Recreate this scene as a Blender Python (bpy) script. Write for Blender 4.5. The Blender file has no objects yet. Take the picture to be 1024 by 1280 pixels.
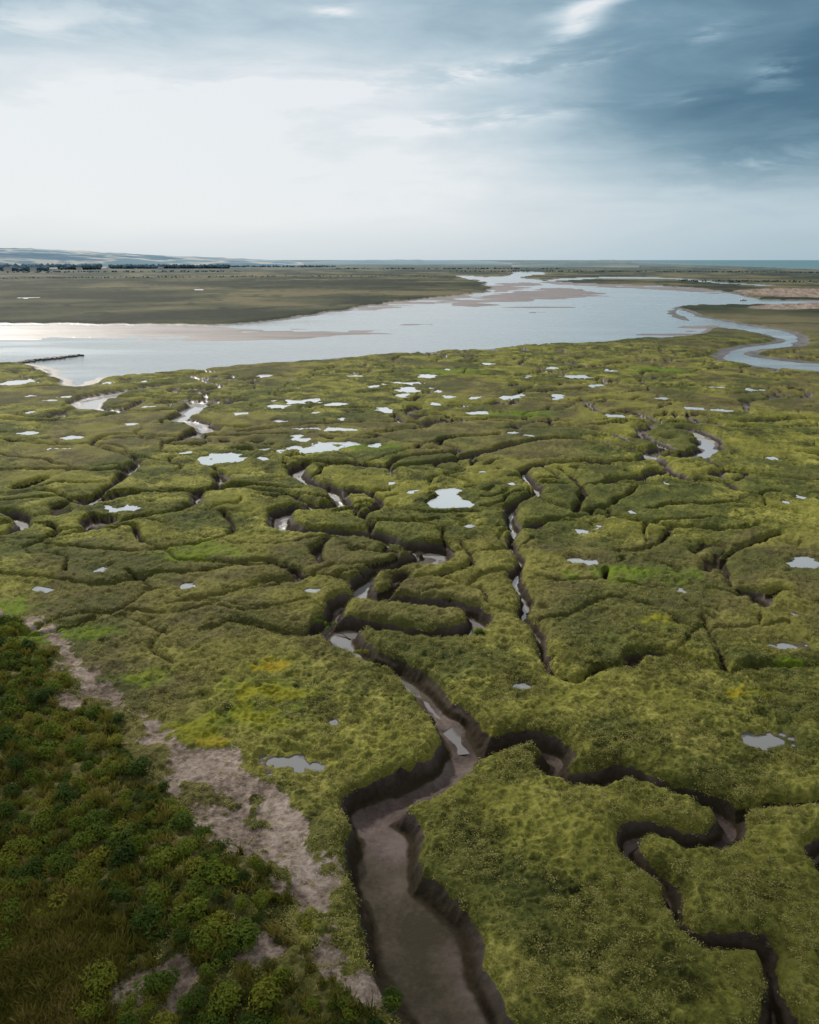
import bpy, bmesh, math, numpy as np, random
from mathutils import Vector
rng=np.random.RandomState(7); random.seed(7)
H=35.0; TH=math.radians(17.5); CT,ST=math.cos(TH),math.sin(TH)
# ---------------------------------------------------------------- survey helpers
def gxy(u,v):
    "photo bearing -> position on the marsh plane (metres)"
    X=(u-512)/1000.; p=-(v-640)/1000.
    y=CT+p*ST; z=-ST+p*CT
    t=H/max(-z,1e-4)
    return X*t, y*t
def pxm(v): return (ST*1000+CT*(v-640))/H
def sdir(u,v):
    X=(u-512)/1000.; p=-(v-640)/1000.
    y=CT+p*ST; z=-ST+p*CT
    return math.atan2(X,y), z/math.sqrt(X*X+y*y+z*z)
# ---------------------------------------------------------------- noise
PT=rng.permutation(1024); VT=rng.rand(1024).astype(np.float32)
def vn(x,y,seed=0):
    xf=np.floor(x); yf=np.floor(y)
    xi=xf.astype(np.int64); yi=yf.astype(np.int64)
    fx=(x-xf).astype(np.float32); fy=(y-yf).astype(np.float32)
    fx=fx*fx*(3-2*fx); fy=fy*fy*(3-2*fy)
    a0=PT[(xi+seed*37)&1023]; a1=PT[(xi+1+seed*37)&1023]
    y0=yi&1023; y1=(yi+1)&1023
    v00=VT[PT[(a0+y0)&1023]]; v10=VT[PT[(a1+y0)&1023]]
    v01=VT[PT[(a0+y1)&1023]]; v11=VT[PT[(a1+y1)&1023]]
    return (v00*(1-fx)+v10*fx)*(1-fy)+(v01*(1-fx)+v11*fx)*fy
def fbm(x,y,scale,octs=3,seed=0):
    s=0;a=1.;t=0.;f=1./scale
    for i in range(octs):
        c,sn=math.cos(0.7*i+seed),math.sin(0.7*i+seed)
        s=s+a*(vn((x*c-y*sn)*f+11.3*i,(x*sn+y*c)*f+5.1*i,seed+i)-0.5); t+=a
        a*=0.5; f*=2.03
    return (s/t)*2
def ss(x,a=0.,b=1.):
    t=np.clip((x-a)/(b-a),0,1); return t*t*(3-2*t)
# ---------------------------------------------------------------- polar ground grid
vs=np.concatenate([np.arange(1400,334,-0.9),np.arange(334,327,-0.5),np.arange(327,325,-0.25)])
dep=TH+np.arctan((vs-640)/1000.)
rr=H/np.tan(dep); rr=rr[rr>0]
rr=np.concatenate([[0.5,6,11,15,18,20.5,22.5],rr[rr>23.5],[90000.]])
dens=np.arange(-37,37.001,0.066)
aa=np.radians(np.concatenate([np.arange(-180,-60,6),np.arange(-60,-37,0.5),dens,np.arange(37.5,60,0.5),np.arange(60,180.1,6)]))
NR,NC=len(rr),len(aa)
print("grid",NR,NC)
R2=rr[:,None]*np.ones(NC)[None,:]
XX=(rr[:,None]*np.sin(aa)[None,:]); YY=(rr[:,None]*np.cos(aa)[None,:])
def window(xs,ys,m):
    xs=np.array(xs);ys=np.array(ys)
    rs=np.hypot(xs,ys); r0=max(rs.min()-m,0.1); r1=rs.max()+m
    an=np.arctan2(xs,ys); da=m/max(rs.min(),1)
    i0=np.searchsorted(rr,r0);i1=np.searchsorted(rr,r1)+1
    j0=np.searchsorted(aa,an.min()-da);j1=np.searchsorted(aa,an.max()+da)+1
    return slice(max(i0-1,0),min(i1,NR)),slice(max(j0-1,0),min(j1,NC))
def catmull(P,n=6,closed=False):
    P=[np.array(p,float) for p in P]; out=[]
    N=len(P); rngi=range(N if closed else N-1)
    for i in rngi:
        if closed: p0,p1,p2,p3=P[i-1],P[i],P[(i+1)%N],P[(i+2)%N]
        else: p0=P[max(i-1,0)];p1=P[i];p2=P[i+1];p3=P[min(i+2,N-1)]
        for k in range(n):
            t=k/n
            out.append(0.5*((2*p1)+(-p0+p2)*t+(2*p0-5*p1+4*p2-p3)*t*t+(-p0+3*p1-3*p2+p3)*t**3))
    if not closed: out.append(P[-1])
    return np.array(out)
# ---------------------------------------------------------------- pools
pools=[(277,575,36,14),(350,563,40,14),(372,549,46,9),(408,558,62,13),(420,536,60,5),(565,626,52,24),(593,658,25,8),(160,635,40,8),(125,713,17,7),(66,733,52,16),(236,733,22,9),(393,737,24,8),(368,955,60,20),(418,903,13,8),(652,857,24,8),(730,701,34,9),(727,663,20,6),(748,659,12,5),(850,736,15,8),(833,603,14,5),(1003,700,42,16),(990,766,20,7),(993,808,38,10),(968,925,56,26),(92,547,30,5),(37,541,24,5),(232,565,16,5),(515,614,15,5),(490,603,10,4),(375,501,60,5),(350,508,30,4),(415,505,32,4),(515,486,34,8),(503,478,42,4),(530,470,26,4),(505,494,14,6),(640,496,32,5),(600,516,22,4),(720,471,28,4),(700,497,22,4),(690,460,22,3),(765,463,18,3),(610,455,22,3),(870,510,30,4),(905,513,24,4),(18,478,40,5),(350,526,20,3),(965,572,14,5),(1003,622,12,5),(984,628,10,4),(440,470,20,3),(560,495,18,4),(545,505,16,4),(300,517,18,4),(480,512,20,4),(655,470,16,3),(830,498,18,3),(940,487,22,3),(160,530,22,3),(80,560,16,4),(60,500,20,3),(770,520,20,4),(790,640,10,4),(640,605,10,4),(470,556,16,5),(330,573,16,5),(185,358,34,2),(35,372,24,2),(10,346,30,1.5),(440,340,30,1.5),(330,350,24,1.5),(250,362,20,1.2)]
for k in range(26):
    pools.append((random.uniform(0,1024),random.uniform(456,545),random.uniform(9,20),random.uniform(2.2,3.6)))
for k in range(6):
    pools.append((random.uniform(0,1024),random.uniform(550,700),random.uniform(8,12),random.uniform(3,4)))
PL=np.full((NR,NC),30.,np.float32)
for (u,v,w,h) in pools:
    cx,cy=gxy(u,v); a=w/2/pxm(v); d1=gxy(u,v-h/2);d0=gxy(u,v+h/2); b=(d1[1]-d0[1])/2
    b=min(b,2.2*a); a*=1.10; b*=1.06
    m=1.6*max(a,b)+8; sl=window([cx],[cy],m)
    x=XX[sl];y=YY[sl]; rm=min(a,b)
    q=np.hypot((x-cx)/a,(y-cy)/b)
    p=(q-.93)*rm + 1.25*rm*fbm(x,y,max(rm*1.0,1.),4,71)
    PL[sl]=np.minimum(PL[sl],p)
# ---------------------------------------------------------------- creeks  (u,v,width m)
creeks=[
 ([(610,1330,6.6),(575,1260,6.6),(525,1200,7.0),(500,1145,6.2),(484,1095,5.),(470,1045,4.6),(464,1005,4.6),(492,980,5.2),(545,964,4.8),(580,937,4.2),(566,903,3.7),(545,878,3.4),(515,852,3.4),(485,822,3.2),(450,804,3.1),(422,787,3.5),(432,774,3.1),(470,777,2.8),(520,787,3.0),(572,790,3.5),(603,776,3.8),(590,760,3.1),(545,751,2.9),(490,747,2.9),(455,735,3.3),(462,715,3.1),(500,702,3.3),(540,695,6.0),(545,684,4.4),(500,677,3.2),(465,667,3.2),(420,662,3.4),(370,661,3.6),(346,651,3.6),(355,636,3.6),(400,633,3.),(432,626,3.4),(420,612,3.2),(385,602,3.2),(368,589,3.),(385,579,2.8),(440,580,2.8),(500,583,2.8),(560,576,2.8),(620,561,2.8),(680,548,2.8),(740,550,2.8),(790,561,2.9),(850,568,3.6),(885,560,5.2),(882,547,5.6),(860,535,5.6)],1),
 ([(690,838,1.3),(676,806,1.7),(672,786,1.7),(655,765,2.1),(656,745,1.8),(648,720,2.),(651,700,1.8),(640,680,1.8),(645,658,2.),(638,640,2.1),(650,625,2.1),(672,610,2.1),(662,597,2.1),(655,586,2.1),(690,578,2.2),(740,577,2.2),(790,577,2.2),(815,567,2.2)],1),
 ([(690,838,1.1),(722,850,1.4),(745,835,1.5),(782,832,1.9),(795,818,2.1),(850,822,2.),(900,838,1.4),(960,833,1.1),(1060,835,1.)],0),
 ([(592,935,2.7),(630,922,2.6),(665,915,3.),(692,930,3.),(682,952,2.6),(705,972,2.6),(745,972,2.6),(775,962,2.),(830,978,2.),(880,992,2.1),(911,1012,2.2),(905,1040,2.2),(870,1046,2.),(815,1034,2.),(786,1046,2.),(803,1075,1.9),(835,1103,1.9),(848,1135,1.8),(872,1166,1.8),(920,1170,2.),(960,1188,2.),(968,1230,2.),(985,1300,2.2)],0),
 ([(911,1012,1.6),(960,1004,1.3),(1060,1000,1.3)],0),
 ([(1060,1040,2.2),(1020,1060,2.4),(1040,1090,2.2)],0),
 ([(455,740,2.9),(425,746,2.5),(408,768,2.2),(380,790,1.9),(345,788,1.3),(300,777,1.),(250,790,.6)],0),
 ([(-60,712,1.1),(60,722,1.2),(130,731,1.3),(200,716,1.5),(270,710,1.4),(325,700,1.4),(365,712,1.5),(374,722,1.5),(330,728,1.1),(275,745,1.),(210,755,.7)],0),
 ([(404,702,1.2),(395,686,1.7),(408,673,1.9),(432,668,2.1)],0),
 ([(100,660,.8),(160,650,1.1),(215,640,1.4),(245,628,2.4),(250,614,2.1),(300,611,1.7),(355,616,1.5),(395,632,1.4)],1),
 ([(200,612,1.3),(250,613,1.5)],0),
 ([(-60,590,1.4),(60,586,1.5),(130,589,1.6),(172,578,2.1),(150,566,1.8),(115,555,1.6),(140,545,1.4),(230,545,1.1)],0),
 ([(172,578,1.9),(152,597,2.3),(130,612,1.6),(105,630,1.)],1),
 ([(-60,640,1.9),(10,640,2.7),(28,650,3.),(5,668,2.6),(-60,672,1.9)],1),
 ([(215,479,5),(170,485,6),(125,494,9),(112,506,8),(150,513,4)],1),
 ([(205,503,3),(250,503,6),(225,520,6),(262,535,6),(225,546,2.5)],1),
 ([(180,500,2.2),(130,520,1.9),(40,526,1.9),(-60,520,1.9)],0),
 ([(950,655,1.1),(915,662,1.3),(850,660,1.5),(800,654,1.6),(745,640,1.5),(700,632,1.4),(660,612,1.4)],0),
 ([(838,662,1.4),(822,680,1.1),(785,690,.8)],0),
 ([(975,668,1.),(925,685,1.3),(905,700,1.2),(915,735,.9)],0),
 ([(915,735,1.1),(945,742,2.5),(950,754,1.8)],0),
 ([(880,775,.8),(895,805,1.),(908,838,1.1)],0),
 ([(1060,604,1.4),(980,598,1.6),(900,583,1.6),(880,565,1.9)],0),
 ([(1060,528,2.8),(990,524,2.8),(930,527,2.8),(880,518,2.2),(820,520,1.7)],0),
 ([(380,580,2.),(372,592,2.3)],0),
 ([(800,475,2.4),(830,485,2.4),(900,492,2.8),(960,490,2.4),(1060,495,2.4)],0),
 ([(905,440,3),(860,447,3),(790,452,3),(700,462,2.6),(640,470,2.)],0),
 ([(560,530,1.8),(620,522,1.9),(700,530,2.),(760,540,2.),(790,552,2.)],0),
 ([(300,540,1.7),(370,532,1.5),(450,528,1.5),(560,530,1.8)],0),
 ([(20,800,.6),(90,770,.7),(160,775,.7),(210,795,.6)],0),
 ([(215,830,.6),(190,810,.6),(205,790,.6)],0),
 ([(500,720,1.3),(560,715,1.5),(590,700,1.3),(575,680,1.)],0),
 ([(0,548,1.4),(60,556,1.6),(115,555,1.7)],0),
 ([(420,640,1.1),(470,630,1.1),(520,640,1.),(600,640,1.)],0),
 ([(700,585,1.2),(730,610,1.2),(720,640,1.2)],0),
 ([(0,620,1.),(60,615,1.1),(105,630,1.1)],0),
 ([(280,640,1.1),(290,665,1.1),(240,680,1.),(160,690,.9),(60,680,.9)],0),
]
def depth_of(w,r): 
    return np.minimum(1.6,0.34+0.50*w)*(1.-0.35*ss(r,90.,200.))
S=np.full((NR,NC),30.,np.float32); DW=np.full((NR,NC),1.,np.float32)
ribbons=[]
for pts,wet in creeks:
    W=[(*gxy(u,v),w/2) for u,v,w in pts]
    C=catmull(W,6)
    for k in range(len(C)):
        C[k,0]+= .6*C[k,2]*fbm(C[k:k+1,0],C[k:k+1,1],5.,2,21)[0]
        C[k,1]+= .6*C[k,2]*fbm(C[k:k+1,0],C[k:k+1,1],5.,2,23)[0]
    C[:,2]*=1+0.3*fbm(C[:,0],C[:,1],6.,2,25); C[:,2]=np.maximum(C[:,2],.2)
    for k in range(len(C)-1):
        a,b=C[k],C[k+1]
        sl=window([a[0],b[0]],[a[1],b[1]],max(a[2],b[2])+9)
        x=XX[sl];y=YY[sl]
        dx,dy=b[0]-a[0],b[1]-a[1]; L=dx*dx+dy*dy+1e-9
        t=np.clip(((x-a[0])*dx+(y-a[1])*dy)/L,0,1)
        w=a[2]+(b[2]-a[2])*t
        s=np.hypot(x-a[0]-dx*t,y-a[1]-dy*t)-w
        m=s<S[sl]
        S[sl]=np.where(m,s,S[sl]); DW[sl]=np.where(m,w,DW[sl])
    ribbons.append((C,wet))
PL=np.maximum(PL,1.6-S)      # the drained creeks cut the pools, not the other way round
# small branching creeks between the larger ones
i0=np.searchsorted(rr,48.);i1=np.searchsorted(rr,420.)
def cellcreek(x,y,c,seed):
    ux=x/c/1.5;uy=y/c; fx=np.floor(ux).astype(np.int64);fy=np.floor(uy).astype(np.int64)
    b1=np.full(x.shape,99.);b2=np.full(x.shape,99.)
    p1x=np.zeros(x.shape);p1y=np.zeros(x.shape);p2x=np.zeros(x.shape);p2y=np.zeros(x.shape)
    for ox in (-1,0,1):
        for oy in (-1,0,1):
            h=PT[(PT[(fx+ox+seed*31)&1023]+fy+oy)&1023]
            px=fx+ox+VT[h]; py=fy+oy+VT[(h*7+13)&1023]
            d=(ux-px)**2+(uy-py)**2
            n1=d<b1; n2=(~n1)&(d<b2)
            p2x=np.where(n1,p1x,np.where(n2,px,p2x));p2y=np.where(n1,p1y,np.where(n2,py,p2y))
            b2=np.where(n1,b1,np.where(n2,d,b2))
            p1x=np.where(n1,px,p1x);p1y=np.where(n1,py,p1y);b1=np.where(n1,d,b1)
    return (b2-b1)/(2*np.hypot(p2x-p1x,p2y-p1y)+1e-6)*c
sub=(slice(i0,i1),slice(None))
x=XX[sub];y=YY[sub];r=R2[sub]
w1,w2=fbm(x,y,26.,2,3),fbm(x,y,26.,2,4)
w3,w4=fbm(x,y,9.,2,5),fbm(x,y,9.,2,6)
wx=x+17*w1+8*w3; wy=y+17*w2+8*w4
for c,seed,wd,thr in ((20.,5,.42,.02),(36.,9,.80,-.22)):
    e=cellcreek(wx,wy,c,seed)
    keep=fbm(x,y,c*.9,2,seed+40)-thr
    wl=wd*np.clip((keep+.28)*2.4,0,1.2)*(1+.9*ss(r,110,260)) *ss(r,62,95)*(1-ss(r,330,400))
    s=(e-wl+np.where(wl<.12,3,0)).astype(np.float32)
    s=np.where(keep<-.28,5.,s)+np.clip(2.5-PL[sub],0,8)*1.5
    near=S[sub]
    m=s<near
    S[sub]=np.where(m,s,near); DW[sub]=np.where(m,np.maximum(wl,.15),DW[sub])
# irregular edges
S+= (0.55*fbm(XX,YY,2.2,4,31)*np.clip(DW*1.3,.25,1)).astype(np.float32)
S+= (ss(R2,100,250)*0.8*fbm(XX,YY,7.,2,33)*np.clip(DW,.2,1)).astype(np.float32)
# ---------------------------------------------------------------- polygons (estuary etc)
def polyw(P,n=4,sm=True):
    W=[gxy(u,v) for u,v in P]
    return catmull(W,n,True) if sm else np.array(W)
def sdist(poly,x,y):
    d=np.full(x.shape,1e9); ins=np.zeros(x.shape,bool)
    N=len(poly)
    for k in range(N):
        a=poly[k];b=poly[(k+1)%N]
        dx,dy=b-a; L=dx*dx+dy*dy+1e-9
        t=np.clip(((x-a[0])*dx+(y-a[1])*dy)/L,0,1)
        d=np.minimum(d,(x-a[0]-dx*t)**2+(y-a[1]-dy*t)**2)
        if a[1]!=b[1]:
            c=((a[1]>y)!=(b[1]>y))&(x<(b[0]-a[0])*(y-a[1])/(b[1]-a[1])+a[0])
            ins^=c
    d=np.sqrt(d); return np.where(ins,-d,d)
est=polyw([(-400,462),(-100,455),(0,452),(45,457),(72,474),(100,478),(135,468),(200,463),(260,457),(330,451),(400,447),(520,439),(640,431),(740,426),(800,421),(860,417),(885,409),(862,398),(842,388),(850,382),(900,380),(960,380),(1060,378),(1300,378),(1300,373),(1060,374),(960,373),(925,366),(860,358),(780,355),(720,353),(672,349),(655,345),(690,341),(650,339),(625,345),(570,344),(592,350),(612,358),(600,364),(570,368),(530,372),(470,380),(400,390),(340,399),(280,404),(150,403),(0,402),(-400,402)])
loop=polyw([(1150,452),(1030,450),(985,446),(945,440),(965,434),(1000,430),(1012,420),(990,412),(950,406),(900,398),(870,390),(850,384),(840,390),(870,402),(900,408),(940,413),(965,420),(955,426),(915,431),(892,437),(895,445),(930,453),(980,459),(1030,462),(1150,466)])
chan=polyw([(690,351),(760,348),(840,349),(900,354),(960,357),(960,355),(900,352),(840,346.5),(760,345.5),(690,348)])
sea=np.array([gxy(u,v) for u,v in [(700,325.0),(770,325.7),(830,328.5),(900,331.5),(1024,336.5),(1250,343),(1700,356)]]+[(90000.,3000.),(90000.,100000.),(-5000.,100000.)])
bars=[([(-200,405),(60,404),(200,404),(330,407),(440,409),(485,412),(440,417),(330,421),(200,424),(90,418),(0,422),(-200,424)],.34),
 ([(560,376),(630,364),(700,358),(765,366),(720,372),(650,375),(590,383)],.30),
 ([(600,386),(680,378),(740,380),(700,384),(640,390)],.16),
 ([(600,360),(640,352),(690,354),(660,360),(620,366)],.25),
 ([(440,386),(500,375),(560,367),(600,366),(580,374),(520,382)],.26),
 ([(55,474),(100,462),(190,458),(210,464),(130,470),(80,482)],.2),
 ([(780,424),(840,410),(890,404),(880,414),(850,421)],.2),
 ([(480,400),(530,397),(535,403),(490,410)],.14),
 ([(670,352),(740,350),(820,356),(900,362),(900,366),(820,361),(720,357)],.28),
 ([(940,382),(1030,378),(1200,378),(1200,372),(1030,374)],.2)]
j=slice(np.searchsorted(rr,195.),NR)
x=XX[j];y=YY[j];r=R2[j]
wob=fbm(x,y,25.,3,51)*6+fbm(x,y,6.,2,52)*1.5
wobf=wob*np.clip(r/400.,1,4)
E=np.minimum(sdist(est,x,y)+wobf,sdist(loop,x,y)+wob*.8)
E=np.minimum(E,sdist(chan,x,y)+wobf*.6)
E=np.minimum(E,sdist(sea,x,y))
zE=-1.1-.9*ss(-E,0,14)
flat=np.zeros(x.shape)
for P,lift in bars:
    d=sdist(polyw(P),x,y)+wobf*1.2
    st=fbm(x*.3,y,14.,4,61)
    zb=-1.2+lift*(ss(-d,-6,18))*1.0+st*.40-.16
    zE=np.where(d<6,np.maximum(zE,zb),zE); flat=np.maximum(flat,ss(-d,-14,2))
EST=np.full((NR,NC),200.,np.float32); EST[j]=E
ZE=np.zeros((NR,NC),np.float32); ZE[j]=zE
FL=np.zeros((NR,NC),np.float32); FL[j]=flat
# ---------------------------------------------------------------- path, shrub ground, lush patches
def polyline_field(pts,extra=14):
    A=np.full((NR,NC),30.,np.float32)
    C=catmull([(*gxy(u,v),w/2/pxm(v)) for u,v,w in pts],4)
    for k in range(len(C)-1):
        a,b=C[k],C[k+1]; sl=window([a[0],b[0]],[a[1],b[1]],max(a[2],b[2])+extra)
        x=XX[sl];y=YY[sl];dx,dy=b[0]-a[0],b[1]-a[1];L=dx*dx+dy*dy+1e-9
        t=np.clip(((x-a[0])*dx+(y-a[1])*dy)/L,0,1)
        s=np.hypot(x-a[0]-dx*t,y-a[1]-dy*t)-(a[2]+(b[2]-a[2])*t)
        A[sl]=np.minimum(A[sl],s)
    return A
path=polyline_field([(-30,765,5),(40,785,9),(80,815,20),(115,858,26),(180,900,36),(235,955,46),(290,990,74),(340,1040,86),(385,1100,76),(405,1150,56)])
for q in ([(180,960,16),(230,1010,38),(280,1040,44),(330,1080,34)],[(120,1275,30),(220,1245,46),(310,1200,44),(380,1185,50),(470,1225,76)],[(20,890,16),(70,880,20),(120,912,18),(160,925,14)],[(330,1080,24),(350,1150,40),(330,1200,36)]):
    path=np.minimum(path,polyline_field(q))
path=path+2.6*fbm(XX,YY,3.,5,81)
SAND=(1-ss(path,-.7,.6))
SAND*=1-.9*ss(fbm(XX,YY,1.5,4,87),.06,.36)
near=slice(0,np.searchsorted(rr,140.))
shr=np.full((NR,NC),60.)
shr[near]=sdist(polyw([(-300,740),(-30,775),(30,800),(75,840),(110,885),(170,930),(205,985),(250,1040),(310,1080),(355,1120),(340,1190),(420,1230),(500,1290),(560,1420),(-500,1500)],3),XX[near],YY[near])
shr+= 2*fbm(XX,YY,4.,3,83)
SHR=1-ss(shr,-1.,.6)
SAND*=1-ss(-shr,3.,8.)*.5
gz=np.full((NR,NC),60.)
gz[near]=sdist(polyw([(-300,1080),(30,1120),(100,1150),(140,1210),(130,1290),(90,1420),(-500,1420)],3),XX[near],YY[near])+2.5*fbm(XX[near],YY[near],4.,3,84)
RANK=1-ss(gz,-1.5,1.)
def addsand(P,amp=1.):
    j=slice(np.searchsorted(rr,250.),NR)
    d=sdist(polyw(P,3),XX[j],YY[j])+8*fbm(XX[j],YY[j],30.,3,85)
    SAND[j]=np.maximum(SAND[j],(1-ss(d,-8,4))*amp)
addsand([(915,364),(960,361),(1024,361),(1200,362),(1200,373),(1024,372),(960,370)])
addsand([(930,383),(1024,378),(1200,380),(1200,390),(1024,387),(970,388)],.8)
addsand([(250,325.9),(520,326.3),(560,326.6),(300,326.6)],.6)
addsand([(790,327),(900,330.5),(1024,335.5),(1200,341),(1200,342.5),(1024,337),(900,332),(790,328)],.9)
LUSH=np.zeros((NR,NC)); YEL=np.zeros((NR,NC))
for (u,v,w,h,y_) in [(250,915,70,30,.5),(320,900,80,26,.5),(345,836,56,16,1.),(795,722,110,18,.15),(930,872,50,14,.9),(655,518,70,8,.1),(70,800,120,30,.2),(260,690,80,20,.2),(820,462,60,5,.1),(830,780,50,14,.6),(500,830,30,10,.1),(995,835,60,14,.2),(20,760,60,20,.1),(450,560,80,8,.2),(560,465,60,5,.1),(330,870,90,24,.6),(180,850,60,20,.3),(265,935,40,20,.9)]:
    cx,cy=gxy(u,v);a=w/2/pxm(v)*1.2;b=(gxy(u,v-h/2)[1]-gxy(u,v+h/2)[1])/2*1.2
    sl=window([cx],[cy],2.2*max(a,b)+3);x=XX[sl];y=YY[sl]
    g=ss(1.25-np.hypot((x-cx)/a,(y-cy)/b)+1.1*fbm(x,y,min(a,b)*.8,4,91),0.,1.)
    LUSH[sl]=np.maximum(LUSH[sl],g); YEL[sl]=np.maximum(YEL[sl],g*y_)
# ---------------------------------------------------------------- heights
D=depth_of(DW*2,R2)
wall=np.minimum(.32+.42*D,DW*.7+.1)
tt=np.clip(-S/wall,0,1)
prof=ss(tt,0,1)*.75+(1-(1-tt)**1.5)*.25
zc=-D*prof
inner=np.clip((-S-wall)/np.maximum(DW-wall,.15),0,1)
zc-=.22*ss(inner)*(tt>=1)
zc+=(tt>.8)*(.03*fbm(XX,YY,.7,3,95)+.07*fbm(XX,YY,2.5,2,96))
terr=ss(fbm(XX,YY,3.5,2,97),.1,.4)*np.exp(-((tt-.75)/.25)**2)*np.minimum(D,1.5)*.3
zc+=terr*(tt>0)*(S<0)
veg=ss(S,-.3,.15)*ss(PL,-.05,.15)
tus=np.clip(1-R2/300.,0,1)
b1=1-np.abs(fbm(XX,YY,1.5,2,101)*1.9); b2=1-np.abs(fbm(XX,YY,.55,2,102)*1.8); b3=fbm(XX,YY,.2,1,105)
bmp=(.32*b1+.19*b2)*tus+.07*b3*np.clip(1-R2/80.,0,1)
und=.32*(fbm(XX,YY,7.,3,103)+.6)*ss(PL,0.,2.)*ss(R2,20,30)
rq=.18
rnd=-rq*np.exp(-np.maximum(S,0)/.4)*np.clip(D,0,1)
z=np.where(S<0,zc-rq*np.clip(D,0,1)*(1-tt),rnd)+veg*(und*ss(S,-.3,.6)+bmp*(1-.75*SAND)*ss(PL,0,.8))
z-=.3*ss(-PL,-.05,.5)*(S>-.2)
z=z+SHR*.25*(1-SAND)*fbm(XX,YY,5.,2,104)+SHR*.3
mE=EST<0
lowm=ss(EST,0,5)
z=np.where(mE,ZE,np.where(EST<200,np.maximum(-1.1*(1-lowm)+z*lowm,-1.12),z))
z=np.where(R2>500,z+ss(R2,600,1500)*.4*(EST>0),z)
thr=.20*np.clip(D,0,1)
MUD=(1-ss(S+.16*fbm(XX,YY,.7,3,111),-.26-thr*.5,-.02-thr*.35))
MUD=np.maximum(MUD,ss(-PL,-.1,.15))
MUD=np.where(EST<200,np.maximum(MUD,1-ss(EST,-1,4)),MUD)
# ---------------------------------------------------------------- mesh builder
def fattr(me,name,arr):
    at=me.attributes.new(name,'FLOAT','POINT'); at.data.foreach_set('value',np.ascontiguousarray(arr,dtype=np.float32).ravel())
def gridmesh(name,X,Y,Z,mask=None):
    nr,nc=X.shape
    me=bpy.data.meshes.new(name)
    co=np.stack([X,Y,Z],-1).reshape(-1,3).astype(np.float32)
    idx=np.arange(nr*nc,dtype=np.int32).reshape(nr,nc)
    q=np.stack([idx[:-1,:-1],idx[:-1,1:],idx[1:,1:],idx[1:,:-1]],-1).reshape(-1,4)[:,::-1]
    if mask is not None:
        mk=(mask[:-1,:-1]|mask[:-1,1:]|mask[1:,1:]|mask[1:,:-1]).ravel()
        q=q[mk]; used=np.unique(q); rem=np.zeros(nr*nc,np.int32); rem[used]=np.arange(len(used)); q=rem[q]; co=co[used]
    n=len(q)
    me.vertices.add(len(co)); me.vertices.foreach_set('co',co.ravel())
    me.loops.add(n*4); me.loops.foreach_set('vertex_index',np.ascontiguousarray(q).ravel())
    me.polygons.add(n); me.polygons.foreach_set('loop_start',np.arange(0,n*4,4,dtype=np.int32))
    me.polygons.foreach_set('use_smooth',np.ones(n,bool))
    me.update(calc_edges=True)
    ob=bpy.data.objects.new(name,me); bpy.context.scene.collection.objects.link(ob)
    return ob
ground=gridmesh('salt_marsh_ground',XX,YY,z)
NB=.5+.5*fbm(XX,YY,28.,4,201); NM=.5+.5*fbm(XX,YY,3.2,4,202); N3=.5+.5*fbm(XX,YY,9.,3,203)
NF=.5+.5*fbm(XX*.5,YY*.45,50.,5,204)
ridge=np.abs(fbm(XX*.6,YY*.5,60.,4,205)); NF=NF-.16*(1-ss(ridge,.0,.07))
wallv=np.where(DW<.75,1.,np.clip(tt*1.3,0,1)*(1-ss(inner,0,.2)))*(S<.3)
for n,a in (('mud',MUD),('sand',SAND),('lush',LUSH),('yel',YEL),('shr',SHR),('rank',RANK),('flatm',FL*(EST<0)),('lip',np.exp(-(np.clip(S,0,30)/1.6)**2)*np.clip(DW,0,1)*(S>-.3)),('wallm',wallv*(EST>2)*(PL>.3)),('bedw',(ss(DW,.6,1.3)*(S<0))*ss(R2,50,110)+(EST<3)),('nb',NB),('nm',NM),('n3',N3),('nfar',NF),('top',b1*.6+b2*.4)):
    fattr(ground.data,n,a)
def pmesh(name,V,Fc,smooth=False,parent=None,link=True):
    me=bpy.data.meshes.new(name); me.from_pydata(V,[],Fc); me.update()
    if smooth:
        for p in me.polygons: p.use_smooth=True
    ob=bpy.data.objects.new(name,me)
    if link: bpy.context.scene.collection.objects.link(ob)
    if parent: ob.parent=parent
    return ob
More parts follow.
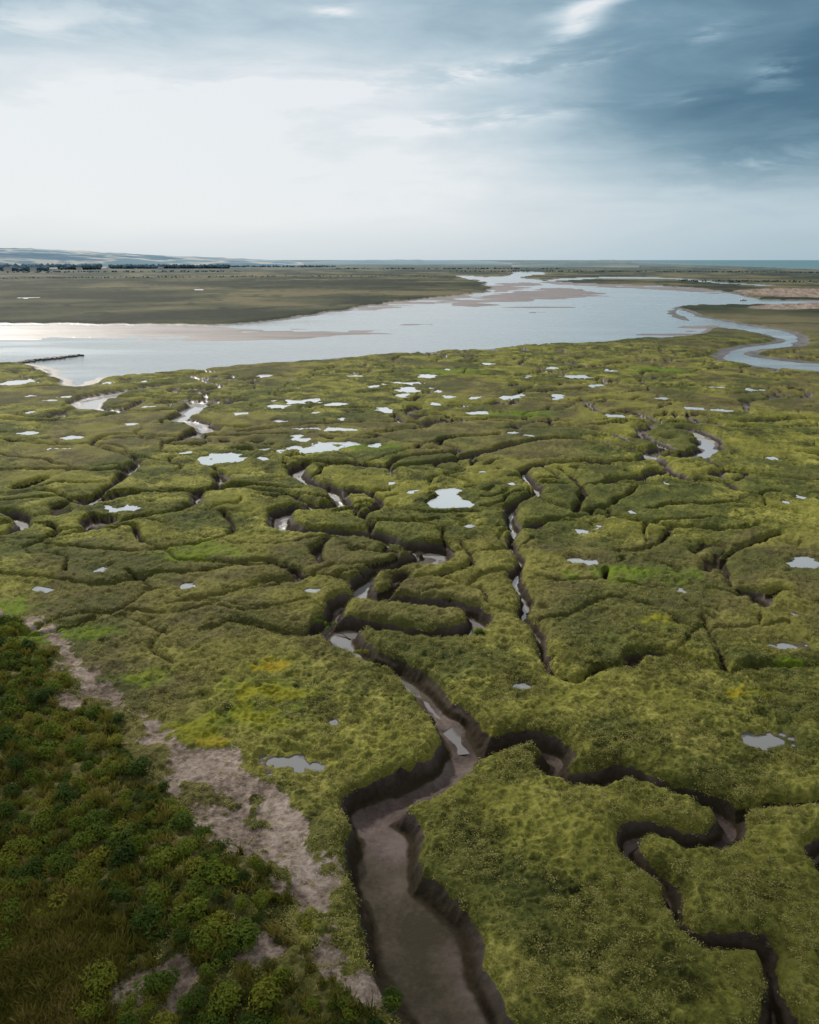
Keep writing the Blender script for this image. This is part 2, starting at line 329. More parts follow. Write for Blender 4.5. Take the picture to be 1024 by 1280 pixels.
# ---------------------------------------------------------------- node helpers
class NT:
    def __init__(s,nt): s.nt=nt; s.N=nt.nodes; s.L=nt.links
    def new(s,t,**k):
        n=s.N.new(t)
        for a,b in k.items(): setattr(n,a,b)
        return n
    def put(s,sock,v):
        if isinstance(v,bpy.types.NodeSocket): s.L.new(v,sock)
        else: sock.default_value=v
    def m(s,op,a,b=0.,c=None,clamp=False):
        n=s.new('ShaderNodeMath',operation=op); n.use_clamp=clamp
        s.put(n.inputs[0],a); s.put(n.inputs[1],b)
        if c is not None: s.put(n.inputs[2],c)
        return n.outputs[0]
    def mr(s,v,a,b,c=0.,d=1.,smooth=True):
        n=s.new('ShaderNodeMapRange'); n.interpolation_type='SMOOTHSTEP' if smooth else 'LINEAR'
        s.put(n.inputs[0],v)
        for i,q in enumerate((a,b,c,d)): n.inputs[i+1].default_value=q
        return n.outputs[0]
    def noise(s,vec,scale,det=3.,rough=.55,dist=0.):
        n=s.new('ShaderNodeTexNoise'); s.L.new(vec,n.inputs['Vector'])
        n.inputs['Scale'].default_value=scale;n.inputs['Detail'].default_value=det;n.inputs['Roughness'].default_value=rough;n.inputs['Distortion'].default_value=dist
        return n.outputs[0]
    def mix(s,f,a,b,mode='MIX'):
        n=s.new('ShaderNodeMix',data_type='RGBA',blend_type=mode)
        s.put(n.inputs[0],f)
        for i,q in ((6,a),(7,b)):
            s.put(n.inputs[i],q if isinstance(q,bpy.types.NodeSocket) else (*q,1.))
        return n.outputs[2]
    def attr(s,name):
        n=s.new('ShaderNodeAttribute',attribute_name=name); return n.outputs['Fac']
    def ramp(s,f,stops):
        n=s.new('ShaderNodeValToRGB'); s.L.new(f,n.inputs[0]); e=n.color_ramp.elements
        while len(e)<len(stops): e.new(.5)
        for q,(p,c) in zip(e,stops): q.position=p; q.color=(*c,1.)
        return n.outputs[0]
    def mapv(s,vec,sc,loc=(0,0,0)):
        n=s.new('ShaderNodeMapping'); s.L.new(vec,n.inputs[0]); n.inputs['Scale'].default_value=sc; n.inputs['Location'].default_value=loc
        return n.outputs[0]
def mat(name):
    m=bpy.data.materials.new(name); m.use_nodes=True; t=NT(m.node_tree); b=t.N['Principled BSDF']; return m,t,b
def bump(t,b,h,strength,dist):
    n=t.new('ShaderNodeBump'); t.put(n.inputs['Strength'],strength); n.inputs['Distance'].default_value=dist
    t.L.new(h,n.inputs['Height']); t.L.new(n.outputs[0],b.inputs['Normal']); return n
# ground material
m,t,b=mat('salt_marsh_ground'); ground.data.materials.append(m)
P=t.new('ShaderNodeNewGeometry').outputs['Position']
sx=t.new('ShaderNodeSeparateXYZ'); t.L.new(P,sx.inputs[0])
dist=t.m('SQRT',t.m('ADD',t.m('MULTIPLY',sx.outputs[0],sx.outputs[0]),t.m('MULTIPLY',sx.outputs[1],sx.outputs[1])))
nb=t.attr('nb'); nm=t.attr('nm'); nf=t.noise(P,2.6,3.5,.68)
mixv=t.m('ADD',t.m('ADD',t.m('MULTIPLY',nm,.38),t.m('MULTIPLY',nf,.60)),t.m('MULTIPLY',t.m('SUBTRACT',t.attr('top'),.5),.14))
vegc=t.ramp(mixv,[(.36,(.018,.020,.006)),(.48,(.060,.063,.013)),(.57,(.128,.128,.025)),(.68,(.245,.220,.060))])
vegc=t.mix(t.mr(nb,.46,.66,0,.6),vegc,(.082,.066,.033))
vegc=t.mix(t.mr(t.attr('n3'),.52,.7,0,.6),vegc,(.038,.048,.014))
vegc=t.mix(t.mr(t.attr('n3'),.48,.3,0,.45),vegc,(.170,.165,.032))
vegc=t.mix(t.m('MULTIPLY',t.attr('lip'),.2),vegc,(.14,.138,.028))
vegc=t.mix(t.m('MULTIPLY',t.attr('lush'),t.mr(nf,.3,.6,.35,.9)),vegc,t.mix(t.attr('yel'),(.068,.130,.008),(.21,.155,.008)))
vegc=t.mix(t.m('MULTIPLY',t.attr('shr'),.8),vegc,t.ramp(mixv,[(.36,(.028,.030,.009)),(.5,(.062,.060,.018)),(.65,(.14,.115,.045))]))
vegc=t.mix(t.m('MULTIPLY',t.attr('rank'),.8),vegc,t.ramp(mixv,[(.36,(.045,.046,.012)),(.5,(.105,.10,.02)),(.65,(.18,.155,.04))]))
sandc=t.ramp(mixv,[(.35,(.075,.055,.042)),(.5,(.17,.13,.105)),(.66,(.27,.22,.182))])
sm=t.mr(t.m('ADD',t.attr('sand'),t.m('MULTIPLY',t.m('SUBTRACT',nf,.5),1.6)),.35,.65)
col=t.mix(sm,vegc,sandc)
mudc=t.ramp(t.m('ADD',t.m('MULTIPLY',nm,.6),t.m('MULTIPLY',nf,.4)),[(.35,(.036,.026,.022)),(.5,(.070,.052,.046)),(.66,(.105,.082,.073))])
mudc=t.mix(t.mr(t.attr('n3'),.5,.62,0.,.4),mudc,(.040,.040,.018))
mudc=t.mix(t.attr('wallm'),mudc,t.mix(nf,(.011,.008,.005),(.034,.026,.015)))  # creek walls and narrow beds painted darker, recess shade put into the colour
mm=t.mr(t.m('ADD',t.attr('mud'),t.m('MULTIPLY',t.m('SUBTRACT',nf,.5),.9)),.35,.65)
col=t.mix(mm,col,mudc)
fl=t.ramp(t.noise(t.mapv(P,(.02,.08,1)),1.,4,.6),[(.35,(.08,.058,.05)),(.6,(.16,.12,.105))])
col=t.mix(t.attr('flatm'),col,fl)
farv=t.ramp(t.attr('nfar'),[(.36,(.012,.017,.013)),(.46,(.028,.034,.021)),(.54,(.046,.048,.028)),(.66,(.095,.083,.047))])
notm=t.m('MULTIPLY',t.m('SUBTRACT',1.,mm),t.m('SUBTRACT',1.,sm))
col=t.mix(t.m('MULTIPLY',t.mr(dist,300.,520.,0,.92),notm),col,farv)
col=t.mix(t.mr(dist,600.,8000.,0.,.7,),col,(.13,.185,.215))  # distance haze painted into the ground colour
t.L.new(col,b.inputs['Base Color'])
wet=t.m('MULTIPLY',t.m('MAXIMUM',t.m('MULTIPLY',mm,t.m('SUBTRACT',1.,t.attr('wallm'))),t.attr('flatm')),t.attr('bedw'))
t.L.new(t.mr(wet,0.,1.,.85,.42,False),b.inputs['Roughness'])
t.L.new(t.mr(wet,0.,1.,.05,.28,False),b.inputs['Specular IOR Level'])
bump(t,b,nf,t.mr(mm,0,1,.9,.3),.25)
# ---------------------------------------------------------------- water
def watermat(name,col,rough,bs,bd,scale,ior=1.33,nearcol=None):
    m,t,b=mat(name); P=t.new('ShaderNodeNewGeometry').outputs['Position']
    b.inputs['IOR'].default_value=ior
    if scale:
        n1=t.noise(t.mapv(P,(scale*.6,scale,1)),1.,3,.6); n2=t.noise(t.mapv(P,(.010,.03,1)),1.,3,.6)
        t.L.new(t.mix(t.mr(n2,.35,.65),col,tuple(c*1.5 for c in col)),b.inputs['Base Color'])
        t.L.new(t.mr(n2,.35,.65,rough,rough+.16),b.inputs['Roughness'])
        bump(t,b,n1,bs,bd)
    else:
        b.inputs['Base Color'].default_value=(*col,1); b.inputs['Roughness'].default_value=rough
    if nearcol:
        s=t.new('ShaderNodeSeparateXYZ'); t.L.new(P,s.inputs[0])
        t.L.new(t.mix(t.mr(s.outputs[1],50.,130.),nearcol,col),b.inputs['Base Color'])  # base colour painted paler with distance, standing in for reflected sky
    return m
wm_est=watermat('estuary_water',(.15,.175,.185),.09,.6,.14,1.2,1.5)
wm_pool=watermat('pool_water',(.40,.42,.43),.05,0,0,0,1.9,(.10,.10,.095))  # pale base colour imitates sky reflection on the pools
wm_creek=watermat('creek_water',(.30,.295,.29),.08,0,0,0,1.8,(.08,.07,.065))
wm_sea=watermat('sea_water',(.04,.10,.115),.3,.5,.5,.2)
def arcsheet(name,r0,r1,a0,a1,z,mt,n=24):
    rs=np.geomspace(r0,r1,n); an=np.radians(np.linspace(a0,a1,40))
    ob=gridmesh(name,rs[:,None]*np.sin(an)[None],rs[:,None]*np.cos(an)[None],np.full((n,40),z)); ob.data.materials.append(mt); return ob
arcsheet('estuary_water',225,2600,-62,62,-1.2,wm_est)
arcsheet('sea',2601,88000,-5,62,-1.25,wm_sea)
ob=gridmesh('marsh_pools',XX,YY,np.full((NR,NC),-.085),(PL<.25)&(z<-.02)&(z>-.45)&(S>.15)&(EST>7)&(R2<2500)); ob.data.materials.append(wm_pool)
V=[];Fc=[]
for ri,(C,wet) in enumerate(ribbons):
    if not wet: continue
    tg=np.gradient(C[:,:2],axis=0); tg/=np.linalg.norm(tg,axis=1)[:,None]+1e-9
    nn=np.stack([-tg[:,1],tg[:,0]],1); o=len(V)
    for k in range(len(C)):
        w=C[k,2]; rk=math.hypot(C[k,0],C[k,1]); d=float(depth_of(w*2,rk)); zz_=-d-.02-.003*ri
        if rk<64: zz_-=.10*min(1,(64-rk)/10)
        for s_ in (-1,1): V.append((C[k,0]+nn[k,0]*w*s_*.6,C[k,1]+nn[k,1]*w*s_*.6,zz_))
        if k and rk>54: Fc.append((o+2*k-2,o+2*k-1,o+2*k+1,o+2*k))
ob=pmesh('creek_water',V,Fc,True); ob.data.materials.append(wm_creek)
# ---------------------------------------------------------------- vegetation instances
def leafcloud(name,n,rad,hgt,size,mats,seed,upb=0.,lobes=1):
    r_=random.Random(seed); V=[];Fc=[]
    lc=[(r_.uniform(-.55,.55)*rad,r_.uniform(-.55,.55)*rad,r_.uniform(.15,.6)*hgt,r_.uniform(.4,.62)) for _ in range(lobes)] if lobes>1 else [(0,0,0,1)]
    for k in range(n):
        L=r_.choice(lc)
        d=Vector((r_.gauss(0,1),r_.gauss(0,1),abs(r_.gauss(0,1))+ (0 if lobes==1 else -.3))).normalized()
        q=r_.uniform(.62,1.04) if lobes>1 else r_.uniform(.1,1.04)
        c=Vector((L[0]+d.x*rad*q*L[3],L[1]+d.y*rad*q*L[3],L[2]+d.z*hgt*q*L[3]))
        nrm=(d*(1-upb)+Vector((r_.uniform(-.7,.7),r_.uniform(-.7,.7),r_.uniform(-.2,.9)+upb))).normalized()
        tx=nrm.orthogonal().normalized(); 
        ang=r_.uniform(0,6.28); ty=nrm.cross(tx); tx,ty=tx*math.cos(ang)+ty*math.sin(ang),ty*math.cos(ang)-tx*math.sin(ang)
        s=size*r_.uniform(.6,1.4); o=len(V)
        V+= [c-tx*s,c-ty*s*.45+nrm*s*.15,c+tx*s,c+ty*s*.45+nrm*s*.15]; Fc.append((o,o+1,o+2,o+3))
    ob=pmesh(name,V,Fc,link=False); ob.data.materials.append(mats); return ob
def vegmat(name,stops,k=.45):
    m,t,b=mat(name); oi=t.new('ShaderNodeObjectInfo'); P=t.new('ShaderNodeNewGeometry').outputs['Position']
    f=t.m('ADD',t.m('MULTIPLY',oi.outputs['Random'],k),t.m('MULTIPLY',t.noise(P,.28,2),.75))
    c=t.ramp(f,stops); t.L.new(c,b.inputs['Base Color']); b.inputs['Roughness'].default_value=.75; b.inputs['Specular IOR Level'].default_value=.12
    tr=t.new('ShaderNodeBsdfTranslucent'); t.L.new(c,tr.inputs[0]); mx=t.new('ShaderNodeMixShader'); mx.inputs[0].default_value=.35
    t.L.new(b.outputs[0],mx.inputs[1]); t.L.new(tr.outputs[0],mx.inputs[2]); t.L.new(mx.outputs[0],t.N['Material Output'].inputs[0])
    return m
vm_t=vegmat('purslane_leaf',[(.25,(.045,.048,.013)),(.45,(.110,.112,.026)),(.62,(.18,.174,.04)),(.82,(.30,.275,.09))],.55)
vm_s=vegmat('shrub_leaf',[(.25,(.024,.044,.008)),(.5,(.056,.090,.012)),(.70,(.12,.155,.015)),(.88,(.19,.185,.022))],.5)
vm_g=vegmat('rank_grass_leaf',[(.25,(.06,.065,.012)),(.5,(.13,.125,.02)),(.70,(.20,.17,.035)),(.85,(.28,.22,.07))],.4)
def coll(name,obs):
    c=bpy.data.collections.new(name)
    for o in obs: c.objects.link(o)
    return c
tufts=coll('tuft_variants',[leafcloud('tuft_%d'%i,28,.30,.16,.05,vm_t,i,.65) for i in range(4)])
shrubs=coll('shrub_variants',[leafcloud('bush_%d'%i,800,1.,1.0,.10,vm_s,20+i,.15,lobes=6) for i in range(6)])
def blades(name,n,mt,seed):
    r_=random.Random(seed);V=[];Fc=[]
    for k in range(n):
        a=r_.uniform(0,6.28);q=r_.uniform(0,.28);x,y=q*math.cos(a),q*math.sin(a)
        l=r_.uniform(.3,.7);la=r_.gauss(0,.22);lb=r_.gauss(0,.22);w=.03;th=r_.uniform(0,3.14);c,s_=math.cos(th)*w,math.sin(th)*w;o=len(V)
        V+=[(x-c,y-s_,0),(x+c,y+s_,0),(x+la*.4+c*.7,y+lb*.4+s_*.7,l*.6),(x+la,y+lb,l),(x+la*.4-c*.7,y+lb*.4-s_*.7,l*.6)]
        Fc.append((o,o+1,o+2,o+3,o+4))
    ob=pmesh(name,V,Fc,link=False); ob.data.materials.append(mt); return ob
grasses=coll('grass_variants',[blades('grass_clump_%d'%i,40,vm_g,50+i) for i in range(3)])
def scatter(name,pts,sc,cl):
    me=bpy.data.meshes.new(name); me.vertices.add(len(pts)); me.vertices.foreach_set('co',np.ascontiguousarray(pts,dtype=np.float32).ravel())
    fattr(me,'sc',sc)
    ro=np.zeros((len(pts),3),np.float32); ro[:,2]=rng.rand(len(pts))*6.28; ro[:,:2]=rng.randn(len(pts),2)*.12
    at=me.attributes.new('ro','FLOAT_VECTOR','POINT'); at.data.foreach_set('vector',ro.ravel())
    at=me.attributes.new('ix','INT','POINT'); at.data.foreach_set('value',rng.randint(0,60,len(pts)).astype(np.int32))
    ob=bpy.data.objects.new(name,me); bpy.context.scene.collection.objects.link(ob)
    g=bpy.data.node_groups.new(name,'GeometryNodeTree')
    g.interface.new_socket('Geometry',in_out='INPUT',socket_type='NodeSocketGeometry'); g.interface.new_socket('Geometry',in_out='OUTPUT',socket_type='NodeSocketGeometry')
    gi=g.nodes.new('NodeGroupInput');go=g.nodes.new('NodeGroupOutput');ip=g.nodes.new('GeometryNodeInstanceOnPoints');ci=g.nodes.new('GeometryNodeCollectionInfo')
    ci.inputs[0].default_value=cl; ci.inputs[1].default_value=True; ci.inputs[2].default_value=True
    def na(n,ty):
        q=g.nodes.new('GeometryNodeInputNamedAttribute'); q.data_type=ty; q.inputs[0].default_value=n
        return [o for o in q.outputs if o.enabled and o.name=='Attribute'][0]
    L=g.links
    L.new(gi.outputs[0],ip.inputs['Points']);L.new(ci.outputs[0],ip.inputs['Instance']); ip.inputs['Pick Instance'].default_value=True
    L.new(na('ix','INT'),ip.inputs['Instance Index']);L.new(na('ro','FLOAT_VECTOR'),ip.inputs['Rotation']);L.new(na('sc','FLOAT'),ip.inputs['Scale'])
    L.new(ip.outputs[0],go.inputs[0])
    md=ob.modifiers.new('scatter','NODES'); md.node_group=g
    return ob
def pick(weight,n,rmax):
    i1=np.searchsorted(rr,rmax); i0=np.searchsorted(rr,22.)
    c0=np.searchsorted(aa,math.radians(-37));c1=np.searchsorted(aa,math.radians(37))
    w=weight[i0:i1,c0:c1].ravel().astype(float); w/=w.sum()
    k=rng.choice(len(w),n,p=w,replace=False); ii=k//(c1-c0)+i0; jj=k%(c1-c0)+c0
    return ii,jj
area=np.gradient(rr)[:,None]*rr[:,None]*np.ones(NC)[None]
clump=.15+ss(fbm(XX,YY,2.5,3,141),-.3,.35)
wv=area*(S>-.15-thr*.4)*(PL>.15)*(1-.93*SAND)*np.clip(1.1-LUSH,.05,1)*clump*(1-ss(R2,60.,125.))*(1-.7*SHR)
ii,jj=pick(wv,52000,126.)
pts=np.stack([XX[ii,jj],YY[ii,jj],z[ii,jj]-.04],1)
scatter('sea_purslane',pts,(.45+1.0*rng.rand(len(ii))**1.5),tufts)
cl=ss(fbm(XX,YY,5.5,3,131),-.25,.05)+.03
ws=area*(SHR>.4)*cl*(SAND<.35)*(R2>23)*ss(-shr,-.5,2.)*(1-.93*RANK)
ii,jj=pick(ws,3600,140.)
# keep bushes apart so each one reads as its own mound
X_=XX[ii,jj];Y_=YY[ii,jj]; scs=.45+.75*rng.rand(len(ii))**1.4; keepi=[]; cellh={}
for k in range(len(ii)):
    cx,cy=int(X_[k]//1.5),int(Y_[k]//1.5); ok=True
    for dx in (-1,0,1):
        for dy in (-1,0,1):
            for q in cellh.get((cx+dx,cy+dy),()):
                if math.hypot(X_[q]-X_[k],Y_[q]-Y_[k])<.62*(scs[q]+scs[k]): ok=False;break
            if not ok: break
        if not ok: break
    if ok: keepi.append(k); cellh.setdefault((cx,cy),[]).append(k)
keepi=np.array(keepi); print('shrubs',len(keepi))
pts=np.stack([X_,Y_,z[ii,jj]-.10],1)[keepi]
scatter('coastal_shrubs',pts,scs[keepi],shrubs)
wg=area*(RANK*1.0+.05*SHR)*(SAND<.5)*(R2>23)
ii,jj=pick(wg,4200,140.)
pts=np.stack([XX[ii,jj],YY[ii,jj],z[ii,jj]-.03],1)
scatter('rank_grass',pts,.7+.7*rng.rand(len(ii)),grasses)
ex=[(605,792),(405,778),(412,785),(452,815),(470,832),(395,1260),(350,1265),(480,1262),(455,1270),(330,1120),(375,1160),(280,1065)]
pts=[]
for u,v in ex:
    X,Y=gxy(u,v)
    for _ in range(3): pts.append((X+random.uniform(-.6,.6),Y+random.uniform(-.6,.6),.05))
scatter('creekside_shrubs',np.array(pts),.25+.35*rng.rand(len(pts)),shrubs)
# ---------------------------------------------------------------- horizon: hills, trees
def bearing(u): return math.atan((u-512)/1000./(CT+.315*ST))
def hill(name,u0,u1,r0,prof,col,depthr=900):
    us=np.linspace(u0,u1,160); V=np.zeros((6,160,3))
    for k,u in enumerate(us):
        h=np.interp(u,[p[0] for p in prof],[p[1] for p in prof]); 
        top=H+h*r0/1000.*1.09 + 4*fbm(np.array([u*1.]),np.array([0.]),14.,3,7)[0]
        for q,(f,rz) in enumerate(((0,0),(.45,.15),(.8,.4),(1,.6),(.6,.85),(0,1.1))):
            rad=r0+depthr*rz; a=bearing(u); V[q,k]=(rad*math.sin(a),rad*math.cos(a),max(top,-3)*f if f else -3)
    ob=gridmesh(name,V[:,:,0],V[:,:,1],V[:,:,2])
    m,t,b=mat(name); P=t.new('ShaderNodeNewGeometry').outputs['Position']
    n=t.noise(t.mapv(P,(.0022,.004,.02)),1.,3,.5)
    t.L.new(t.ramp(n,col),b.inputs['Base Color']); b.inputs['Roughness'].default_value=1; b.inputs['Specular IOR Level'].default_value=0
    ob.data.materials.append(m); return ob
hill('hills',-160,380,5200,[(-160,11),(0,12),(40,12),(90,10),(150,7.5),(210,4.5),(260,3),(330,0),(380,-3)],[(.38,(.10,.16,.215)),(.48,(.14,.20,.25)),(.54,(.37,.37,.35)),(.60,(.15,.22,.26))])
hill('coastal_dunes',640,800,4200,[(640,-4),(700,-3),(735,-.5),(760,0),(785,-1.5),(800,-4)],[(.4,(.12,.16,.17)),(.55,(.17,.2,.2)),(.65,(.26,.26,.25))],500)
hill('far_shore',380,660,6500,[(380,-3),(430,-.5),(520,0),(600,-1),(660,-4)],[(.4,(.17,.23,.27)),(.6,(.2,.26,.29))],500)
def treeline(name,segs,col):
    V=[];Fc=[]
    bm=bmesh.new(); bmesh.ops.create_icosphere(bm,subdivisions=1,radius=1); bv=[v.co.copy() for v in bm.verts]; bf=[[v.index for v in f.verts] for f in bm.faces]; bm.free()
    for (u0,u1,rd,h,n) in segs:
        for k in range(n):
            u=random.uniform(u0,u1); a=bearing(u); r_=rd*random.uniform(.97,1.03); hh=h*random.uniform(.5,1.1); s=hh*random.uniform(.4,.75)
            cx,cy=r_*math.sin(a),r_*math.cos(a); o=len(V)
            for p in bv:
                V.append((cx+p.x*s*random.uniform(.8,1.3),cy+p.y*s,hh*.55+p.z*hh*.5*random.uniform(.8,1.15)))
            Fc+= [[o+i for i in f] for f in bf]
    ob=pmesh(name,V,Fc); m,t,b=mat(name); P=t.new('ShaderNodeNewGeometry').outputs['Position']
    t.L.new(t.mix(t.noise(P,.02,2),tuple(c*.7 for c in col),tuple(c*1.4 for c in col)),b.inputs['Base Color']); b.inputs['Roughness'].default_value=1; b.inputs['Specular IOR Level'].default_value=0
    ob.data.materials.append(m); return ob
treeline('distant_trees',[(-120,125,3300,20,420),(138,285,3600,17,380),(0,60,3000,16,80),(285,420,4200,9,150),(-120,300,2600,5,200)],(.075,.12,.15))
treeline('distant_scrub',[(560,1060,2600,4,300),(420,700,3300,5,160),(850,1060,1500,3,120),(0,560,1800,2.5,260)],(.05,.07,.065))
# farmhouses on the inland shore
mw,t,b=mat('pale_render_wall'); b.inputs['Base Color'].default_value=(.62,.60,.56,1)
mrf,t,b=mat('slate_roof'); b.inputs['Base Color'].default_value=(.20,.17,.16,1)
mwin,t,b=mat('window_glass'); b.inputs['Base Color'].default_value=(.05,.06,.07,1); b.inputs['Roughness'].default_value=.2
for (u,rd,L,W_,hh) in [(8,2900,22,11,7),(22,2950,16,10,6),(40,2900,18,10,7),(66,2950,24,12,6),(98,2900,17,10,7),(130,3000,20,10,7),(200,3100,18,10,6)]:
    e=bpy.data.objects.new('farmhouse',None); bpy.context.scene.collection.objects.link(e); a=bearing(u)
    e.location=(rd*math.sin(a),rd*math.cos(a),.6); e.rotation_euler=(0,0,random.uniform(-.5,.5))
    l,w_=L/2,W_/2
    o=pmesh('walls',[(-l,-w_,0),(l,-w_,0),(l,w_,0),(-l,w_,0),(-l,-w_,hh),(l,-w_,hh),(l,w_,hh),(-l,w_,hh),(-l,0,hh+4.4),(l,0,hh+4.4)],[(0,1,5,4),(1,2,6,9,5),(2,3,7,6),(3,0,4,8,7)],parent=e); o.data.materials.append(mw)
    o=pmesh('roof',[(-l-.5,-w_-.6,hh-.4),(l+.5,-w_-.6,hh-.4),(l+.5,0,hh+4.7),(-l-.5,0,hh+4.7),(l+.5,w_+.6,hh-.4),(-l-.5,w_+.6,hh-.4)],[(0,1,2,3),(3,2,4,5)],parent=e); o.data.materials.append(mrf)
    V=[];Fc=[]
    for q in range(5):
        for zz0 in (1.,hh-2.6):
            cx=-l+L*(q+.5)/5;o_=len(V); V+=[(cx-.6,-w_-.04,zz0),(cx+.6,-w_-.04,zz0),(cx+.6,-w_-.04,zz0+1.5),(cx-.6,-w_-.04,zz0+1.5)];Fc.append((o_,o_+1,o_+2,o_+3))
    o=pmesh('windows',V,Fc,parent=e); o.data.materials.append(mwin)
# ---------------------------------------------------------------- groyne of stones, boat
V=[];Fc=[]
pl=[gxy(*p) for p in ((18,451),(45,447),(75,444),(98,441))]
for k in range(170):
    f=random.random()*2.999; i=int(f); f-=i
    cx=pl[i][0]+(pl[i+1][0]-pl[i][0])*f+random.gauss(0,.8); cy=pl[i][1]+(pl[i+1][1]-pl[i][1])*f+random.gauss(0,1.2)
    s=random.uniform(.5,1.1); o=len(V)
    for dz,sc in ((-1,1.),(0,1.05),(.55,.6)):
        for q in range(6): V.append((cx+math.cos(q*1.047)*s*sc*random.uniform(.7,1.2),cy+math.sin(q*1.047)*s*sc*random.uniform(.7,1.2),-1.1+dz*s))
    for l in (0,6):
        for q in range(6): Fc.append((o+l+q,o+l+(q+1)%6,o+l+6+(q+1)%6,o+l+6+q))
    Fc.append(tuple(o+12+q for q in range(6)))
ob=pmesh('stone_groyne',V,Fc); m,t,b=mat('wet_stone'); b.inputs['Base Color'].default_value=(.03,.028,.025,1); b.inputs['Roughness'].default_value=.7; ob.data.materials.append(m)
bx,by=gxy(929,374); boat=bpy.data.objects.new('sailing_boat',None); boat.location=(bx,by,-1.2); bpy.context.scene.collection.objects.link(boat)
V=[];Fc=[]
st=[(-4,.9,.1),(-2,1.25,0),(0,1.35,0),(2,1.1,.1),(4.2,.05,.5)]
for xx,w,k in st: V+=[(xx,-w,1.0+k*.6),(xx,-w*.6,.1),(xx,0,-.25),(xx,w*.6,.1),(xx,w,1.0+k*.6)]
for i in range(4):
    for q in range(4): Fc.append((i*5+q,i*5+q+1,i*5+5+q+1,i*5+5+q))
    Fc.append((i*5+4,i*5,i*5+5,i*5+9))
Fc.append((0,1,2,3,4))
hull=pmesh('hull',V,Fc,parent=boat); m,t,b=mat('boat_paint'); b.inputs['Base Color'].default_value=(.6,.6,.58,1); hull.data.materials.append(m)
V=[(-1.8,-.7,1.),(1.2,-.6,1.),(1.2,.6,1.),(-1.8,.7,1.),(-1.6,-.55,1.7),(.8,-.45,1.6),(.8,.45,1.6),(-1.6,.55,1.7)]
cb=pmesh('cabin',V,[(0,1,5,4),(1,2,6,5),(2,3,7,6),(3,0,4,7),(4,5,6,7)],parent=boat); cb.data.materials.append(m)
V=[(.9+.09*math.cos(q*1.57),.09*math.sin(q*1.57),zq) for zq in (1.,10.) for q in range(4)]
ms=pmesh('mast',V,[(q,(q+1)%4,4+(q+1)%4,4+q) for q in range(4)],parent=boat); m2,t,b=mat('mast_metal'); b.inputs['Base Color'].default_value=(.4,.4,.4,1); ms.data.materials.append(m2)
boat.rotation_euler=(0,0,.3)
# ---------------------------------------------------------------- world
SUN_AZ=math.radians(-32); SUN_EL=math.radians(38)
sd=Vector((math.sin(SUN_AZ)*math.cos(SUN_EL),math.cos(SUN_AZ)*math.cos(SUN_EL),math.sin(SUN_EL)))
# added puffs towards the sun, out of view, shaped to shade the near marsh
bm=bmesh.new()
for k in range(170):
    cx=random.uniform(-120,120); cy=random.uniform(-60,1)*1.+ 22+.010*min(cx*cx,3000)
    rad=random.uniform(10,18)
    g=bmesh.ops.create_icosphere(bm,subdivisions=2,radius=rad)
    off=sd*460
    for v in g['verts']:
        v.co=Vector((v.co.x*1.3,v.co.y,v.co.z*.45))*random.uniform(.95,1.05)+Vector((cx,cy,random.uniform(-4,4)))+off
me=bpy.data.meshes.new('shade_blocker'); bm.to_mesh(me); bm.free()
for p in me.polygons: p.use_smooth=True
ob=bpy.data.objects.new('shade_blocker',me); bpy.context.scene.collection.objects.link(ob)
m,t,b=mat('shade_blocker_white'); b.inputs['Base Color'].default_value=(.85,.86,.88,1); b.inputs['Roughness'].default_value=1; b.inputs['Specular IOR Level'].default_value=0
tr=t.new('ShaderNodeBsdfTranslucent'); tr.inputs[0].default_value=(.85,.86,.88,1); mx=t.new('ShaderNodeMixShader'); mx.inputs[0].default_value=.5
t.L.new(b.outputs[0],mx.inputs[1]); t.L.new(tr.outputs[0],mx.inputs[2]); t.L.new(mx.outputs[0],t.N['Material Output'].inputs[0]); me.materials.append(m)
w=bpy.data.worlds.new("World"); bpy.context.scene.world=w; w.use_nodes=True
t=NT(w.node_tree); t.N.clear()
D_=t.new('ShaderNodeTexCoord').outputs['Generated']
s=t.new('ShaderNodeSeparateXYZ'); t.L.new(D_,s.inputs[0])
az=t.m('ARCTAN2',s.outputs[0],s.outputs[1]); el=s.outputs[2]
sky=t.new('ShaderNodeTexSky',sky_type='NISHITA'); sky.sun_disc=False; sky.sun_elevation=SUN_EL; sky.sun_rotation=SUN_AZ; sky.air_density=1.; sky.dust_density=1.5
bg1=t.new('ShaderNodeBackground'); t.L.new(sky.outputs[0],bg1.inputs[0]); bg1.inputs[1].default_value=.06
cv=t.new('ShaderNodeCombineXYZ'); t.L.new(az,cv.inputs[0]); t.L.new(t.m('MULTIPLY',el,2.6),cv.inputs[1])
cvec=cv.outputs[0]
wv_=t.noise(t.mapv(cvec,(1.2,1.2,1),(3.1,.4,0)),2.0,5,.5,.3)
wf=t.noise(t.mapv(cvec,(3.,5.5,1),(1.1,2.,0)),2.,7,.6,.3)
def gauss(u,v,su,sv,rot=0.):
    a0,e0=sdir(u,v); a1=abs(sdir(u+su,v)[0]-a0); e1=abs(sdir(u,v-sv)[1]-e0)
    da=t.m('SUBTRACT',az,a0); de=t.m('SUBTRACT',el,e0)
    de=t.m('SUBTRACT',de,t.m('MULTIPLY',da,rot))
    q=t.m('ADD',t.m('POWER',t.m('ABSOLUTE',t.m('DIVIDE',da,a1)),2.),t.m('POWER',t.m('ABSOLUTE',t.m('DIVIDE',de,e1)),2.))
    return t.m('EXPONENT',t.m('MULTIPLY',q,-1.))
vr=t.new('ShaderNodeFloatCurve'); 
cm=vr.mapping.curves[0]; pts=[(0,.82),(.02,.86),(.06,.93),(.10,.92),(.16,.84),(.21,.70),(.27,.56),(.33,.64),(.42,.95),(1,1.)]
cm.points[0].location=pts[0]; cm.points[1].location=pts[-1]
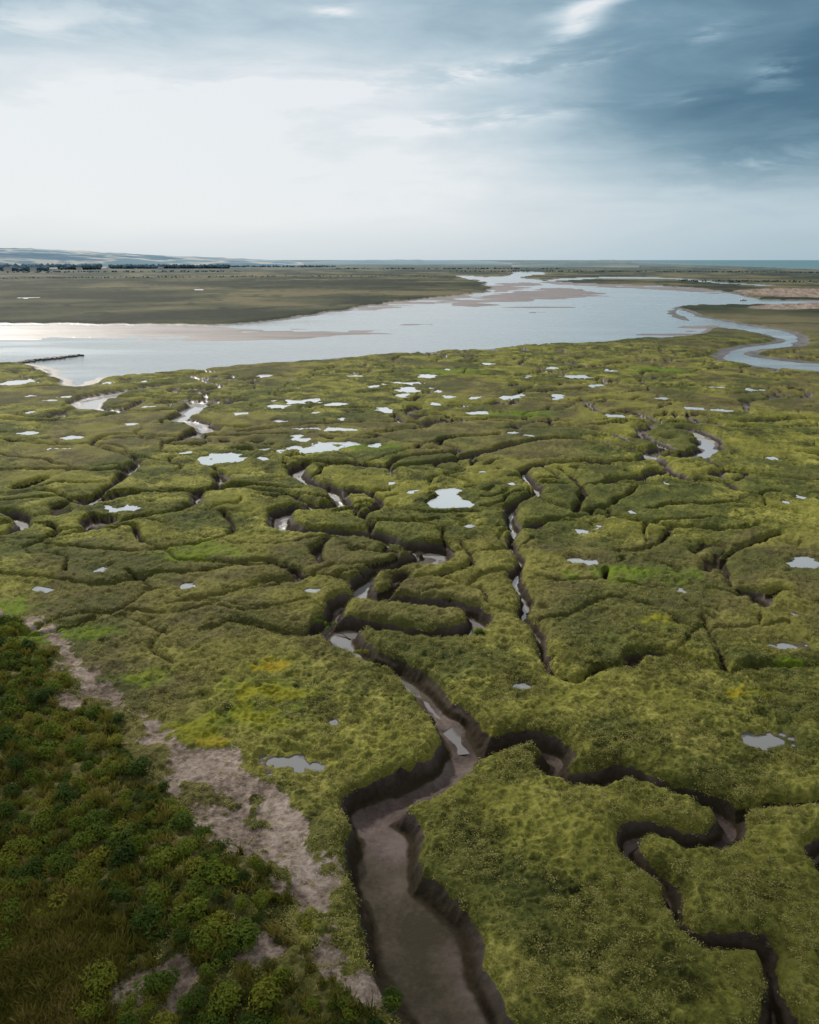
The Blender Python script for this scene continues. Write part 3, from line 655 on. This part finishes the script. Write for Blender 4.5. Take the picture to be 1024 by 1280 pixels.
for p in pts[1:-1]: cm.points.new(*p)
vr.mapping.update(); t.L.new(t.m('MAXIMUM',el,0.),vr.inputs['Value'])
Vv=vr.outputs[0]
rf=t.mr(az,-.06,.52,0.,1.); rf=t.m('MULTIPLY',rf,t.m('MULTIPLY',t.mr(el,.28,.42,1.,0.),t.mr(el,.03,.17,.22,.78)))
Vv=t.m('MULTIPLY',Vv,t.m('SUBTRACT',1.,rf))
Vv=t.m('ADD',Vv,t.m('MULTIPLY',gauss(150,170,380,130),.20))
amp=t.mr(el,.0,.12,.05,1.)
Vv=t.m('ADD',Vv,t.m('MULTIPLY',t.m('MULTIPLY',t.m('SUBTRACT',wv_,.5),.60),amp))
Vv=t.m('ADD',Vv,t.m('MULTIPLY',t.m('MULTIPLY',t.m('SUBTRACT',wf,.5),.40),amp))
tex=t.mr(wf,.40,.58,.1,1.)
for (u,v,su,sv,k,ro) in [(590,92,150,13,.36,.10),(600,150,130,11,.32,.08),(700,78,40,7,.3,.02),(722,30,30,20,.5,.3),(745,4,56,9,.40,.2),(416,14,22,8,.40,0),(975,88,34,20,.36,0),(880,124,50,9,.30,0),(930,205,90,24,.20,.2),(60,25,150,22,.20,.1),(230,120,200,26,.14,.1),(890,40,40,12,.18,.2)]:
    Vv=t.m('ADD',Vv,t.m('MULTIPLY',t.m('MULTIPLY',gauss(u,v,su,sv,ro),k),tex))
skc=t.ramp(t.m('MULTIPLY',Vv,1.,clamp=True),[(0,(.040,.105,.170)),(.22,(.080,.180,.265)),(.45,(.20,.335,.43)),(.7,(.48,.61,.69)),(1.,(.84,.88,.91))])
bg2=t.new('ShaderNodeBackground'); t.L.new(skc,bg2.inputs[0]); bg2.inputs[1].default_value=1.
mx=t.new('ShaderNodeMixShader'); mx.inputs[0].default_value=.9
t.L.new(bg1.outputs[0],mx.inputs[1]); t.L.new(bg2.outputs[0],mx.inputs[2])
out=t.new('ShaderNodeOutputWorld'); t.L.new(mx.outputs[0],out.inputs[0])
# ---------------------------------------------------------------- sun, camera
sl=bpy.data.lights.new('sun','SUN'); sl.energy=5.0; sl.angle=math.radians(3.5); sl.color=(1,.95,.86)
so=bpy.data.objects.new('sun',sl); so.rotation_euler=sd.to_track_quat('Z','Y').to_euler(); bpy.context.scene.collection.objects.link(so)
cam=bpy.data.cameras.new('camera'); co=bpy.data.objects.new('camera',cam); bpy.context.scene.collection.objects.link(co)
co.location=(0,0,H); co.rotation_euler=(math.pi/2-TH,0,0)
cam.sensor_fit='VERTICAL'; cam.sensor_height=24; cam.lens=24*1000/1280.; cam.clip_start=.5; cam.clip_end=200000
sc=bpy.context.scene; sc.camera=co
sc.view_settings.view_transform='Standard'; sc.view_settings.look='None'; sc.view_settings.exposure=0
